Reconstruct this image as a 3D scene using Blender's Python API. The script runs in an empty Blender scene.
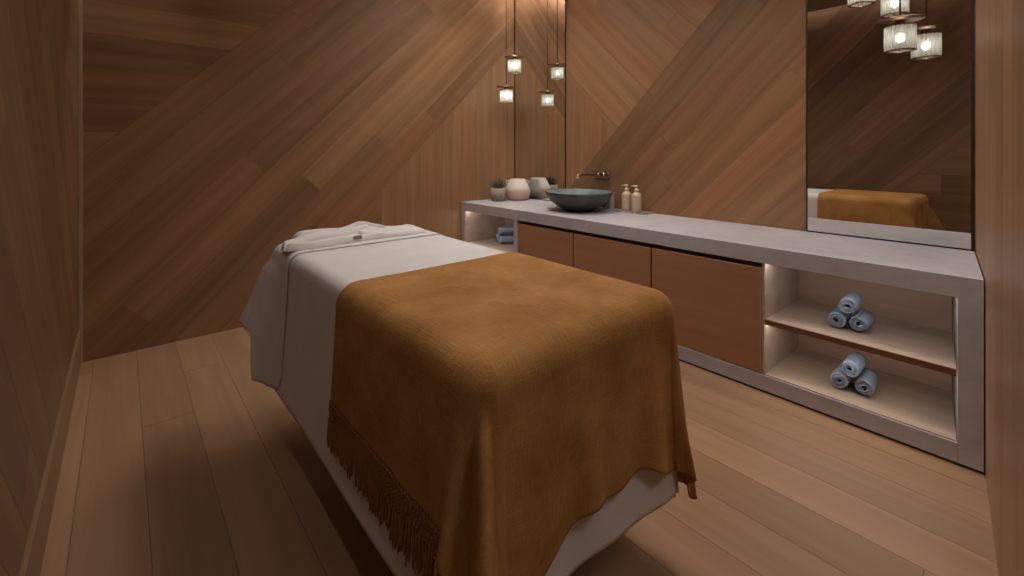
import bpy, bmesh, math, random
from math import sin, cos, pi, radians, sqrt, atan2, hypot, exp
from mathutils import Vector, Matrix
random.seed(11)
S = bpy.context.scene
COL = S.collection

# ------------------------------------------------------------ room numbers (metres)
XL, XR, XC, YB = -.187, 3.082, 2.413, 3.535      # left wall, right wall, counter front, back wall
HC = .721                                        # counter top
ZC = 2.84                                        # ceiling raft underside
YN = -2.2                                         # wall behind the camera

# ------------------------------------------------------------ node helpers
def mat(name):
    m = bpy.data.materials.new(name); m.use_nodes = True
    nt = m.node_tree; b = nt.nodes['Principled BSDF']
    return m, nt, b
def N(nt, t, **k):
    n = nt.nodes.new(t)
    for a, v in k.items(): setattr(n, a, v)
    return n
def L(nt, a, b): nt.links.new(a, b)
def math_node(nt, op, a, b=None):
    n = N(nt, 'ShaderNodeMath', operation=op)
    for i, v in ((0, a), (1, b)):
        if v is None: continue
        if isinstance(v, (int, float)): n.inputs[i].default_value = v
        else: L(nt, v, n.inputs[i])
    return n.outputs[0]
def ramp(nt, fac, stops):
    r = N(nt, 'ShaderNodeValToRGB'); e = r.color_ramp.elements
    while len(e) < len(stops): e.new(.5)
    for i, (p, c) in enumerate(stops):
        e[i].position = p; e[i].color = (*c, 1) if len(c) == 3 else c
    L(nt, fac, r.inputs[0]); return r.outputs[0]
def noise(nt, vec, scale=5, detail=3, rough=.5, dist=0):
    n = N(nt, 'ShaderNodeTexNoise')
    n.inputs['Scale'].default_value = scale; n.inputs['Detail'].default_value = detail
    n.inputs['Roughness'].default_value = rough; n.inputs['Distortion'].default_value = dist
    if vec is not None: L(nt, vec, n.inputs['Vector'])
    return n.outputs['Fac']
def mapping(nt, vec, scale=(1, 1, 1), loc=(0, 0, 0), rot=(0, 0, 0)):
    n = N(nt, 'ShaderNodeMapping'); n.inputs['Scale'].default_value = scale
    n.inputs['Location'].default_value = loc; n.inputs['Rotation'].default_value = rot
    L(nt, vec, n.inputs['Vector']); return n.outputs[0]
def bump(nt, b, h, strength=.3, dist=.002):
    n = N(nt, 'ShaderNodeBump'); n.inputs['Strength'].default_value = strength
    n.inputs['Distance'].default_value = dist
    L(nt, h, n.inputs['Height']); L(nt, n.outputs[0], b.inputs['Normal'])
def mixc(nt, fac, a, b, mode='MIX'):
    n = N(nt, 'ShaderNodeMix', data_type='RGBA', blend_type=mode)
    if isinstance(fac, (int, float)): n.inputs[0].default_value = fac
    else: L(nt, fac, n.inputs[0])
    for i, v in ((6, a), (7, b)):
        if isinstance(v, tuple): n.inputs[i].default_value = (*v, 1)
        else: L(nt, v, n.inputs[i])
    return n.outputs[2]

def wood(name, dark, light, rough=.45, uv=True, along='x', tone=True, var=.35, fine=1.0, spec=.35):
    m, nt, b = mat(name)
    tc = N(nt, 'ShaderNodeTexCoord')
    src = tc.outputs['UV'] if uv else tc.outputs['Object']
    if not uv and along == 'y': src = mapping(nt, src, rot=(0, 0, radians(90)))
    if not uv and along == 'z': src = mapping(nt, src, rot=(0, radians(90), 0))
    big = noise(nt, mapping(nt, src, (.7, 14, 14)), 1, 3, .5, .3)
    fig = noise(nt, mapping(nt, src, (.35, 4.5, 4.5)), 1, 1, .4, .15)
    rings = math_node(nt, 'SINE', math_node(nt, 'MULTIPLY', fig, 70.0))
    rings = math_node(nt, 'MULTIPLY', math_node(nt, 'ADD', rings, 1.0), .5)
    fin = noise(nt, mapping(nt, src, (5, 190, 190)), 1, 2, .6)
    mixv = math_node(nt, 'ADD', math_node(nt, 'MULTIPLY', big, .80),
                     math_node(nt, 'ADD', math_node(nt, 'MULTIPLY', rings, .045 * fine),
                               math_node(nt, 'MULTIPLY', fin, .17 * fine)))
    col = ramp(nt, mixv, [(.18, dark), (.88, light)])
    if tone:
        at = N(nt, 'ShaderNodeAttribute', attribute_name='tone')
        sep = N(nt, 'ShaderNodeSeparateColor'); L(nt, at.outputs['Color'], sep.inputs[0])
        t1 = ramp(nt, sep.outputs[0], [(0, (1 - var,) * 3), (1, (1 + var,) * 3)])
        # ramp clamps at 1, so scale after
        k = math_node(nt, 'ADD', math_node(nt, 'MULTIPLY', sep.outputs[0], 2 * var), 1 - var)
        vm = N(nt, 'ShaderNodeVectorMath', operation='SCALE')
        L(nt, col, vm.inputs[0]); L(nt, k, vm.inputs['Scale'])
        red = mixc(nt, sep.outputs[1], (1.0, 1.0, 1.0), (1.08, .95, .90))
        col = mixc(nt, 1.0, vm.outputs[0], red, 'MULTIPLY')
    L(nt, col, b.inputs['Base Color'])
    b.inputs['Roughness'].default_value = rough
    b.inputs['Specular IOR Level'].default_value = spec
    bump(nt, b, fin, .12, .001)
    return m

def plain(name, col, rough=.5, metal=0, spec=.5, nz=0, nscale=40, bumpd=0):
    m, nt, b = mat(name)
    b.inputs['Base Color'].default_value = (*col, 1)
    b.inputs['Roughness'].default_value = rough; b.inputs['Metallic'].default_value = metal
    b.inputs['Specular IOR Level'].default_value = spec
    tc = N(nt, 'ShaderNodeTexCoord')
    if nz or bumpd:
        n = noise(nt, tc.outputs['Object'], nscale, 4, .6)
    if nz:
        L(nt, ramp(nt, n, [(.3, tuple(c * (1 - nz) for c in col)), (.7, tuple(min(1, c * (1 + nz)) for c in col))]), b.inputs['Base Color'])
    if bumpd: bump(nt, b, n, .4, bumpd)
    return m
def glow(name, col, strength):
    m, nt, b = mat(name)
    b.inputs['Base Color'].default_value = (.8, .8, .8, 1)
    b.inputs['Emission Color'].default_value = (*col, 1)
    b.inputs['Emission Strength'].default_value = strength
    return m

M = {}
M['wall'] = wood('wall_oak', (.165, .088, .040), (.35, .205, .108), .42, var=.30)
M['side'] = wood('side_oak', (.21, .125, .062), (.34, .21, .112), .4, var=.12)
M['floor'] = wood('floor_oak', (.235, .14, .078), (.37, .24, .145), .45, var=.13, spec=.3)
M['back'] = plain('groove_dark', (.03, .016, .009), .8)
M['door'] = wood('cabinet_oak', (.31, .155, .085), (.43, .235, .14), .4, uv=False, along='y', tone=False)
M['pale'] = wood('niche_pale_oak', (.36, .27, .20), (.56, .45, .36), .5, uv=False, along='y', tone=False, fine=.6)
M['rosy'] = wood('niche_back_oak', (.38, .26, .19), (.54, .39, .30), .5, uv=False, along='y', tone=False, fine=.6)
M['edge'] = wood('shelf_edge_oak', (.10, .045, .02), (.20, .10, .05), .5, uv=False, along='y', tone=False)
M['ceil'] = plain('ceiling_paint', (.33, .23, .165), .7)
M['gap'] = plain('shadow_gap', (.075, .038, .02), .7)
M['trim'] = plain('corner_trim_bronze', (.42, .31, .22), .35, .3)

def concrete():
    m, nt, b = mat('grey_concrete')
    tc = N(nt, 'ShaderNodeTexCoord'); o = tc.outputs['Object']
    a = noise(nt, mapping(nt, o, (1, .6, 1)), 2.2, 5, .6, .8)
    c = noise(nt, o, 14, 6, .65)
    v = math_node(nt, 'ADD', math_node(nt, 'MULTIPLY', a, .7), math_node(nt, 'MULTIPLY', c, .3))
    col = ramp(nt, v, [(.3, (.34, .335, .375)), (.52, (.47, .465, .51)), (.72, (.57, .565, .61))])
    L(nt, col, b.inputs['Base Color']); b.inputs['Roughness'].default_value = .38
    bump(nt, b, c, .15, .002)
    return m
M['concrete'] = concrete()

def fabric(name, c1, c2, scale=420, bd=.0012, slub=.5, rough=.92, sheen=.25, use_uv=True, st=.03):
    """woven cloth: warp and weft threads with uneven slubs, in cloth coordinates"""
    m, nt, b = mat(name)
    tc = N(nt, 'ShaderNodeTexCoord'); o = tc.outputs['UV' if use_uv else 'Object']
    wx = noise(nt, mapping(nt, o, (scale * st, scale, scale)), 1, 2, .6)
    wy = noise(nt, mapping(nt, o, (scale, scale * st, scale)), 1, 2, .6)
    th = math_node(nt, 'MAXIMUM', wx, wy)
    big = noise(nt, o, 6, 3, .5)
    v = math_node(nt, 'ADD', math_node(nt, 'MULTIPLY', th, slub), math_node(nt, 'MULTIPLY', big, 1 - slub))
    L(nt, ramp(nt, v, [(.35, c1), (.7, c2)]), b.inputs['Base Color'])
    b.inputs['Roughness'].default_value = rough; b.inputs['Specular IOR Level'].default_value = .15
    b.inputs['Sheen Weight'].default_value = sheen
    b.inputs['Sheen Tint'].default_value = (*c2, 1)
    bump(nt, b, th, .55, bd)
    return m
M['throw'] = fabric('mustard_weave', (.25, .118, .032), (.50, .265, .095), 260, .002, .5, sheen=.1, st=.07)
M['fringe'] = fabric('fringe_yarn', (.24, .10, .04), (.42, .20, .08), 300, .002, .6, use_uv=False, sheen=0)
M['sheet'] = fabric('white_cotton', (.64, .63, .64), (.72, .71, .72), 700, .0004, .3, sheen=.1)
M['robe'] = fabric('white_terry', (.66, .65, .65), (.78, .77, .77), 260, .0018, .6, use_uv=False, sheen=.1)
M['towel'] = fabric('blue_grey_terry', (.20, .26, .35), (.37, .46, .59), 330, .0025, .7, use_uv=False, sheen=0)
M['towel_shade'] = fabric('blue_grey_terry_shaded', (.055, .065, .08), (.13, .15, .175), 330, .0025, .7, use_uv=False, sheen=0)  # darkened copy of the towel terry: painted shade between the coils
M['leather'] = plain('cushion_vinyl', (.5, .46, .42), .5)
M['metal'] = plain('bronze_dark', (.12, .085, .06), .35, .9)
M['steel'] = plain('brushed_nickel', (.42, .36, .31), .28, 1)
M['brass'] = plain('aged_brass', (.34, .22, .13), .35, .9)
M['mirror'] = plain('silvered_glass', (.80, .80, .79), .012, 1)
M['black'] = plain('black_frame', (.015, .012, .01), .5)
M['led'] = glow('led_strip', (1, .94, .89), 15)
M['cove'] = glow('cove_led', (1, .86, .74), 36)
M['cove_dim'] = glow('cove_led_dim', (1, .90, .82), 10)
M['bulb'] = glow('bulb', (.92, .96, 1.0), 20)
M['down'] = glow('lamp_lens', (1, .87, .77), .6)

def glass_rods():
    m, nt, b = mat('ribbed_crystal')
    out = nt.nodes['Material Output']
    tr = N(nt, 'ShaderNodeBsdfTransparent'); tr.inputs[0].default_value = (.93, .94, .90, 1)
    tl = N(nt, 'ShaderNodeBsdfTranslucent'); tl.inputs[0].default_value = (.95, .94, .86, 1)
    gl = N(nt, 'ShaderNodeBsdfGlossy'); gl.inputs[0].default_value = (.9, .9, .9, 1); gl.inputs['Roughness'].default_value = .15
    a = N(nt, 'ShaderNodeMixShader'); a.inputs[0].default_value = .72
    L(nt, tr.outputs[0], a.inputs[1]); L(nt, tl.outputs[0], a.inputs[2])
    c = N(nt, 'ShaderNodeMixShader'); c.inputs[0].default_value = .12
    L(nt, a.outputs[0], c.inputs[1]); L(nt, gl.outputs[0], c.inputs[2])
    L(nt, c.outputs[0], out.inputs[0]); return m
M['rods'] = glass_rods()

# ------------------------------------------------------------ mesh helpers
def obj(name, bm, m, parent=None, smooth=False, loc=None):
    me = bpy.data.meshes.new(name); bm.normal_update(); bm.to_mesh(me); bm.free()
    o = bpy.data.objects.new(name, me); COL.objects.link(o)
    for mm in (m if isinstance(m, (list, tuple)) else [m]): me.materials.append(mm)
    if smooth:
        for p in me.polygons: p.use_smooth = True
    if parent: o.parent = parent
    if loc: o.location = loc
    return o
def tag(o, label=None, cat=None, group=None, kind=None):
    if label: o['label'] = label
    if cat: o['category'] = cat
    if group: o['group'] = group
    if kind: o['kind'] = kind
    return o
def thing(name, label, cat, loc=(0, 0, 0), rz=0, group=None):
    o = bpy.data.objects.new(name, None); COL.objects.link(o)
    o.empty_display_size = .05
    o.location = loc; o.rotation_euler = (0, 0, rz); return tag(o, label, cat, group)
def box(bm, x0, x1, y0, y1, z0, z1, bev=0, seg=2, mi=0):
    r = bmesh.ops.create_cube(bm, size=1)
    vs = r['verts']
    for v in vs:
        v.co = Vector(((x0 + x1) / 2 + v.co.x * (x1 - x0), (y0 + y1) / 2 + v.co.y * (y1 - y0), (z0 + z1) / 2 + v.co.z * (z1 - z0)))
    fs = {f for v in vs for f in v.link_faces}
    for f in fs: f.material_index = mi
    if bev:
        es = list({e for v in vs for e in v.link_edges})
        bmesh.ops.bevel(bm, geom=es, offset=bev, segments=seg, affect='EDGES', profile=.5)
    return bm
def B(): return bmesh.new()
def lathe(bm, prof, n=40, cx=0, cy=0, sx=1, sy=1, mi=0, wob=None):
    rings = []
    for (r, z) in prof:
        if r < 1e-6: rings.append([bm.verts.new((cx, cy, z))]); continue
        ring = []
        for i in range(n):
            a = 2 * pi * i / n
            rr = r * (wob(a, z) if wob else 1)
            ring.append(bm.verts.new((cx + rr * cos(a) * sx, cy + rr * sin(a) * sy, z)))
        rings.append(ring)
    for a, b in zip(rings, rings[1:]):
        for i in range(n):
            j = (i + 1) % n
            try:
                if len(a) == 1 and len(b) > 1: f = bm.faces.new((a[0], b[j], b[i]))
                elif len(b) == 1 and len(a) > 1: f = bm.faces.new((a[i], a[j], b[0]))
                elif len(a) > 1: f = bm.faces.new((a[i], a[j], b[j], b[i]))
                else: continue
                f.material_index = mi
            except ValueError: pass
    bmesh.ops.recalc_face_normals(bm, faces=bm.faces[:])
    return bm
def tube(bm, pts, rad, n=8, cap=True, mi=0):
    pts = [Vector(p) for p in pts]; rings = []
    up = Vector((0, 0, 1)); prev = None
    for i, p in enumerate(pts):
        d = (pts[min(i + 1, len(pts) - 1)] - pts[max(i - 1, 0)]).normalized()
        if prev is None:
            u = d.cross(up)
            if u.length < .01: u = d.cross(Vector((1, 0, 0)))
        else: u = prev - d * prev.dot(d)
        u.normalize(); prev = u; w = d.cross(u)
        r = rad[i] if isinstance(rad, (list, tuple)) else rad
        rings.append([bm.verts.new(p + (u * cos(2 * pi * k / n) + w * sin(2 * pi * k / n)) * r) for k in range(n)])
    for a, b in zip(rings, rings[1:]):
        for k in range(n):
            j = (k + 1) % n; bm.faces.new((a[k], a[j], b[j], b[k])).material_index = mi
    if cap:
        bm.faces.new(rings[0][::-1]).material_index = mi; bm.faces.new(rings[-1]).material_index = mi
    return bm

# ------------------------------------------------------------ plank-clad surfaces
def clip(poly, a, b, c):
    """keep the part of a convex polygon where a*x+b*y+c >= 0"""
    out = []
    for i in range(len(poly)):
        p, q = poly[i], poly[(i + 1) % len(poly)]
        dp = a * p[0] + b * p[1] + c; dq = a * q[0] + b * q[1] + c
        if dp >= 0: out.append(p)
        if (dp >= 0) != (dq >= 0):
            t = dp / (dp - dq); out.append((p[0] + (q[0] - p[0]) * t, p[1] + (q[1] - p[1]) * t))
    return out
def inset(poly, g):
    n = len(poly); area = sum(poly[i][0] * poly[(i + 1) % n][1] - poly[(i + 1) % n][0] * poly[i][1] for i in range(n)) / 2
    if abs(area) < 2e-4: return []
    if area < 0: poly = poly[::-1]
    res = list(poly)
    for i in range(n):
        p, q = poly[i], poly[(i + 1) % n]
        dx, dy = q[0] - p[0], q[1] - p[1]; l = hypot(dx, dy)
        if l < 1e-6: continue
        nx, ny = -dy / l, dx / l
        res = clip(res, nx, ny, -(nx * p[0] + ny * p[1]) - g)
        if len(res) < 3: return []
    return res
class Planks:
    def __init__(s): s.items = []
    def region(s, poly, ang, edges=None, width=.19, phase=0, lmin=1.7, lmax=3.4, rnd=None, gap=.0007, joints=None):
        """fill a convex polygon with planks running at angle ang"""
        rnd = rnd or random
        d = (cos(ang), sin(ang)); n = (-sin(ang), cos(ang))
        vs = [p[0] * n[0] + p[1] * n[1] for p in poly]; us = [p[0] * d[0] + p[1] * d[1] for p in poly]
        k = math.floor((min(vs) - phase) / width)
        while phase + k * width < max(vs):
            v0 = phase + k * width; v1 = v0 + width
            strip = clip(clip(poly, n[0], n[1], -v0), -n[0], -n[1], v1)
            if len(strip) >= 3:
                u = min(us) - rnd.uniform(0, lmax)
                cuts = []
                while u < max(us): cuts.append(u); u += rnd.uniform(lmin, lmax)
                cuts.append(u)
                if lmin > 5: cuts = [min(us) - 1, max(us) + 1]
                if joints and k in joints: cuts = [min(us) - 1] + joints[k] + [max(us) + 1]
                for a, b in zip(cuts, cuts[1:]):
                    pc = clip(clip(strip, d[0], d[1], -a), -d[0], -d[1], b)
                    if len(pc) < 3: continue
                    pc = inset(pc, gap)
                    if len(pc) < 3: continue
                    s.items.append((pc, d, n, v0, rnd.random(), rnd.random() ** 2, rnd.uniform(0, 50)))
            k += 1
    def build(s, name, m, to3d, normal, depth=.012, back=None, tones=None):
        """to3d(x, y, out) maps wall coordinates to world; grooves show a dark backing"""
        bm = B(); uv = bm.loops.layers.uv.new('UVMap'); cl = bm.loops.layers.float_color.new('tone')
        nrm = Vector(normal)
        for pc, d, n, v0, t, t2, off in s.items:
            if tones: t = tones(pc, t)
            top = [bm.verts.new(to3d(p[0], p[1], 0)) for p in pc]
            bot = [bm.verts.new(to3d(p[0], p[1], -depth * .25)) for p in pc]
            f = bm.faces.new(top); f.normal_update()
            if f.normal.dot(nrm) < 0: f.normal_flip()
            side = []
            for i in range(len(pc)):
                j = (i + 1) % len(pc)
                side.append(bm.faces.new((top[i], top[j], bot[j], bot[i])))
            for ff in [f] + side:
                for lp in ff.loops:
                    i = top.index(lp.vert) if lp.vert in top else bot.index(lp.vert)
                    p = pc[i]
                    lp[uv].uv = (p[0] * d[0] + p[1] * d[1] + off, p[0] * n[0] + p[1] * n[1] - v0 + off * 3.1)
                    lp[cl] = (t, t2, 0, 1)
        if back:
            x0, x1, y0, y1 = back
            q = [bm.verts.new(to3d(x, y, -depth * .2)) for x, y in ((x0, y0), (x1, y0), (x1, y1), (x0, y1))]
            r = [bm.verts.new(to3d(x, y, -.06)) for x, y in ((x0, y0), (x1, y0), (x1, y1), (x0, y1))]
            fs = [bm.faces.new(q), bm.faces.new(r[::-1])]
            for i in range(4):
                j = (i + 1) % 4; fs.append(bm.faces.new((q[i], q[j], r[j], r[i])))
            for ff in fs: ff.material_index = 1
            fs[0].normal_update()
            if fs[0].normal.dot(nrm) < 0: fs[0].normal_flip()
        o = obj(name, bm, [m, M['back']]); tag(o, kind='structure'); return o

R2 = sqrt(2)
ZT = 3.0
def halfs(poly, *hs):
    for h in hs: poly = clip(poly, *h)
    return poly
# back wall, coordinates (X, Z): slanting planks between horizontal ones (upper left) and upright ones (lower right)
full = [(XL - .05, 0), (XR + .05, 0), (XR + .05, ZT), (XL - .05, ZT)]
P = Planks(); rb = random.Random(5)
cA, cB = -.75, 1.32
P.region(halfs(full, (1, -1, cB - 0), ) and halfs(full, (-1, 1, -cB)), 0, width=.188, phase=1.31 - 7 * .188, rnd=rb)
diag = halfs(full, (1, -1, cB), (-1, 1, -cA))
P.region(diag, radians(45), width=(cB - cA) / 8 / R2, phase=cA / R2, rnd=rb, joints={2: [.99 * R2 + .035]})
low = halfs(full, (1, -1, cA))
left_low = halfs(low, (-1, 0, 1.625))
P.region(left_low, radians(45), width=(cB - cA) / 8 / R2, phase=cA / R2, rnd=rb)
P.region(halfs(low, (1, 0, -1.625)), radians(90), width=.193, phase=-1.625, lmin=2.2, lmax=3.2, rnd=rb)
def bw_tone(pc, t):
    x = sum(p[0] for p in pc) / len(pc); z = sum(p[1] for p in pc) / len(pc)
    if .0 > z - x > -.24 and x > .98: return .95                 # the one light slanting board
    if -.24 > z - x > -.5 and x > 1.0: return .72
    if x > 1.62 and z - x < -.75: return .55 + .4 * t
    if x < .8 and 1.86 < z < 2.06: return .8
    return t * .5 + (.05 if x < 1 else .18)
bw = P.build('wall_back', M['wall'], lambda x, z, o: (x, YB - o, z), (0, -1, 0), tones=bw_tone, back=(XL - .05, XR + .05, 0, ZT))
# right wall, coordinates (Y, Z)
full = [(.0, 0), (YB + .05, 0), (YB + .05, ZT), (.0, ZT)]
P = Planks(); rr = random.Random(21)
sA = 3.64
P.region(halfs(full, (-1, -1, sA)), radians(135), width=.265 / R2, phase=sA / R2, rnd=rr)
up = halfs(full, (1, 1, -sA))
P.region(halfs(up, (1, -1, .93 - 0)) and halfs(up, (-1, 1, .93)), radians(45), width=.275 / R2, phase=.22 / R2, rnd=rr)
P.region(halfs(up, (1, -1, -.93)), radians(90), width=.193, phase=-YB, lmin=2.2, lmax=3.2, rnd=rr)
def rw_tone(pc, t):
    y = sum(p[0] for p in pc) / len(pc); z = sum(p[1] for p in pc) / len(pc)
    if y + z > sA: return .55 + .3 * t
    if y + z > sA - .265: return .12
    return .25 + .6 * t
rw = P.build('wall_right', M['wall'], lambda y, z, o: (XR - o, y, z), (-1, 0, 0), tones=rw_tone, back=(.0, YB + .05, 0, ZT))
# left wall, coordinates (Y, Z)
full = [(YN - .05, 0), (YB + .05, 0), (YB + .05, ZT), (YN - .05, ZT)]
P = Planks(); rl = random.Random(8)
P.region(halfs(full, (-1, -1, 1.74)), 0, width=.19, rnd=rl)
mid = halfs(full, (1, 1, -1.74), (-1, -1, 4.35))
P.region(mid, radians(135), width=.262 / R2, phase=1.74 / R2, rnd=rl)
P.region(halfs(full, (1, 1, -4.35)), 0, width=.19, rnd=rl)
M['wall_dark'] = wood('dark_wall_oak', (.115, .064, .034), (.245, .150, .088), .42, var=.28)  # darker, less saturated copy of the wall oak
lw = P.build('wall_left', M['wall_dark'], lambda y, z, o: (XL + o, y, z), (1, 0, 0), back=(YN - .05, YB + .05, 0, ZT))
# splayed side wall by the doorway: a thick wall from the counter's near end towards the camera side
ux, uy = 1.0, .103; ul = hypot(ux, uy); ux /= ul; uy /= ul
ox, oy = XR + .02, .202
def splay(u, z, o): return (ox - ux * u + (-uy) * o, oy - uy * u + ux * o, z)
P = Planks(); rs = random.Random(3)
Lsp = 2.05
P.region([(0, 0), (Lsp, 0), (Lsp, ZT), (0, ZT)], radians(90), width=.23, phase=-.66, lmin=6, lmax=7, rnd=rs, gap=.0005)
sp = P.build('wall_near_return', M['side'], splay, (-uy, ux, 0), back=(0, Lsp, 0, ZT))
bm = B()
x1, y1 = splay(Lsp, 0, 0)[:2]
box(bm, x1 - .03, x1, YN, y1 + .004, 0, ZT)
tag(obj('wall_near_jamb', bm, M['side']), kind='structure')
bm = B(); box(bm, XL - .05, x1, YN - .05, YN, 0, ZT)
tag(obj('wall_front', bm, M['side']), kind='structure')

# floor, coordinates (X, Y); planks run along Y
P = Planks(); rf = random.Random(17)
P.region([(XL - .05, YN - .05), (XR + .05, YN - .05), (XR + .05, YB + .05), (XL - .05, YB + .05)], radians(90), width=.1865, phase=-1.931, lmin=2.4, lmax=4.2, rnd=rf)
fl = P.build('floor', M['floor'], lambda x, y, o: (x, y, o), (0, 0, 1), back=(XL - .05, XR + .05, YN - .05, YB + .05))

# ceiling: a raft with a lit slot along the walls, and the slab above it
bm = B(); box(bm, XL + .15, XR - .15, YN + .02, YB - .15, ZC, ZC + .05)
tag(obj('ceiling_raft', bm, M['ceil']), kind='structure')
bm = B(); box(bm, XL - .05, XR + .05, YN - .05, YB + .05, ZT, ZT + .06)
tag(obj('ceiling', bm, M['ceil']), kind='structure')
def cove(name, x0, x1, y0, y1, label, mk='cove'):
    t = thing(name, label, 'light strip', ((x0 + x1) / 2, (y0 + y1) / 2, ZT - .02), 0, 'hidden strips over the ceiling raft')
    cx_, cy_ = (x0 + x1) / 2, (y0 + y1) / 2
    bm = B(); box(bm, x0 - cx_, x1 - cx_, y0 - cy_, y1 - cy_, .008, .0195, .002); obj('channel', bm, M['steel'], t)
    bm = B(); box(bm, x0 - cx_ + .004, x1 - cx_ - .004, y0 - cy_ + .004, y1 - cy_ - .004, 0, .008); obj('diffuser', bm, M[mk], t)
cove('cove_light', XL + .1, XR - .1, YB - .115, YB - .07, 'warm cove light strip in the slot above the back wall')
cove('cove_light', XL + .07, XL + .115, YN + .1, YB - .16, 'warm cove light strip in the slot above the left wall', 'cove_dim')
cove('cove_light', XR - .115, XR - .07, .35, YB - .16, 'warm cove light strip in the slot above the counter wall')

# skirting on the left wall and the corner trim
bm = B(); box(bm, XL - .001, XL + .012, YN, YB - .016, 0, .19, .002)
tag(obj('baseboard_left', bm, wood('skirting_oak', (.19, .11, .06), (.32, .2, .115), .45, uv=False, along='y', tone=False)), kind='structure')
bm = B(); box(bm, XL + .001, XL + .018, YB - .013, YB - .001, 0, ZC + .1, .001)
tag(obj('trim_1', bm, M['trim']), kind='structure')

# ------------------------------------------------------------ recessed downlights (over the table and the counter)
def downlight(x, y, power, label, R_=.32, col=(1, .90, .82), spread=140):
    t = thing('round_ceiling_light', label, 'ceiling light', (x, y, ZC), 0, 'round ceiling lights')
    bm = B(); lathe(bm, [(R_ + .02, 0), (R_ + .02, -.010), (R_ + .01, -.014), (R_, -.010), (R_, 0)], 48); obj('bezel', bm, M['black'], t, True)
    bm = B(); lathe(bm, [(0, -.0035), (R_, -.0035), (R_, 0)], 48); obj('lens', bm, M['down'], t)
    ld = bpy.data.lights.new('ceiling_lamp', 'AREA'); ld.shape = 'DISK'; ld.size = 2 * R_; ld.energy = power
    ld.color = col; ld.spread = radians(spread)
    lo = bpy.data.objects.new('ceiling_lamp', ld); COL.objects.link(lo); lo.parent = t; lo.location = (0, 0, -.016)
downlight(1.75, 1.75, 10.5, 'round black-rimmed ceiling light above the middle of the table')
downlight(1.80, .50, 9, 'round black-rimmed ceiling light beyond the foot of the table')
downlight(2.15, 2.65, 9, 'round black-rimmed ceiling light above the floor by the wash basin')
downlight(.85, -.95, 7, 'round black-rimmed ceiling light added as unseen fill behind the viewer')  # unseen lamp, added to brighten the foot end of the throw

# ------------------------------------------------------------ counter: concrete waterfall frame
YS = .137       # near end of the counter front
def counter():
    bm = B()
    T = .08
    def prism(pts, z0, z1):
        a = [bm.verts.new((x, y, z0)) for x, y in pts]; b = [bm.verts.new((x, y, z1)) for x, y in pts]
        bm.faces.new(a[::-1]); bm.faces.new(b)
        for i in range(len(pts)):
            j = (i + 1) % len(pts); bm.faces.new((a[i], a[j], b[j], b[i]))
    sl = lambda x: oy - (ox - x) * uy / ux + .004
    yb = YB - .003
    prism([(XC, sl(XC)), (XR - .002, sl(XR)), (XR - .002, yb), (XC, yb)], HC - T, HC)            # worktop
    prism([(XC, sl(XC)), (XR - .002, sl(XR)), (XR - .002, .280), (XC, .204)], .011, HC - T)         # near leg
    prism([(XC, yb - .04), (XR - .002, yb - .04), (XR - .002, yb), (XC, yb)], .011, HC - T)        # far leg
    prism([(XC, 2.742), (XR - .002, 2.742), (XR - .002, 2.785), (XC, 2.785)], .085, HC - T)          # divider
    prism([(XC, .205), (XR - .002, .280), (XR - .002, yb - .04), (XC, yb - .04)], .011, .085)       # plinth beam
    bmesh.ops.remove_doubles(bm, verts=bm.verts[:], dist=1e-5)
    bmesh.ops.recalc_face_normals(bm, faces=bm.faces[:])
    t = thing('concrete_counter', 'long grey concrete vanity counter along the right wall with a waterfall end', 'counter', (XC, 1.8, 0))
    o = obj('worktop', bm, M['concrete'], t); o.location = (-XC, -1.8, 0)
    md = o.modifiers.new('b', 'BEVEL'); md.width = .003; md.segments = 2; md.limit_method = 'ANGLE'
    bm = B(); prism2 = box(bm, XC + .008, XR - .004, .29, YB - .01, 0, .011)
    o = obj('shadow_plinth', bm, M['gap'], t); o.location = (-XC, -1.8, 0)
counter()
# cabinets between the two open shelf units
def cabinet(y0, y1, label, edge=False):
    yc = (y0 + y1) / 2; h = (y1 - y0) / 2
    t = thing('drawer_cabinet', label, 'cabinet', (XC, yc, .087), 0, 'oak cabinets under the concrete counter')
    bm = B(); box(bm, .026, .57, -h + .0025, h - .0025, 0, .527)
    obj('body', bm, M['edge'], t)
    bm = B(); box(bm, .004, .024, -h + .0025, h - .0025, 0.002, .527, .0015, 1)
    obj('door', bm, M['door'], t)
    bm = B(); box(bm, .030, .05, -h + .003, h - .003, .529, .550)
    obj('finger_pull', bm, M['gap'], t)
    if edge:
        bm = B(); box(bm, .002, .024, -h - .003, -h + .0022, 0.002, .530)
        tag(obj('edge_strip', bm, M['pale'], t), 'pale edge strip')
cabinet(2.152, 2.738, 'flat oak cabinet front nearest the far open niche, below the basin')
cabinet(1.53, 2.147, 'middle one of the three flat oak cabinet fronts under the counter')
cabinet(.908, 1.525, 'flat oak cabinet front beside the near open shelves, with a pale end edge', True)

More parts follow.
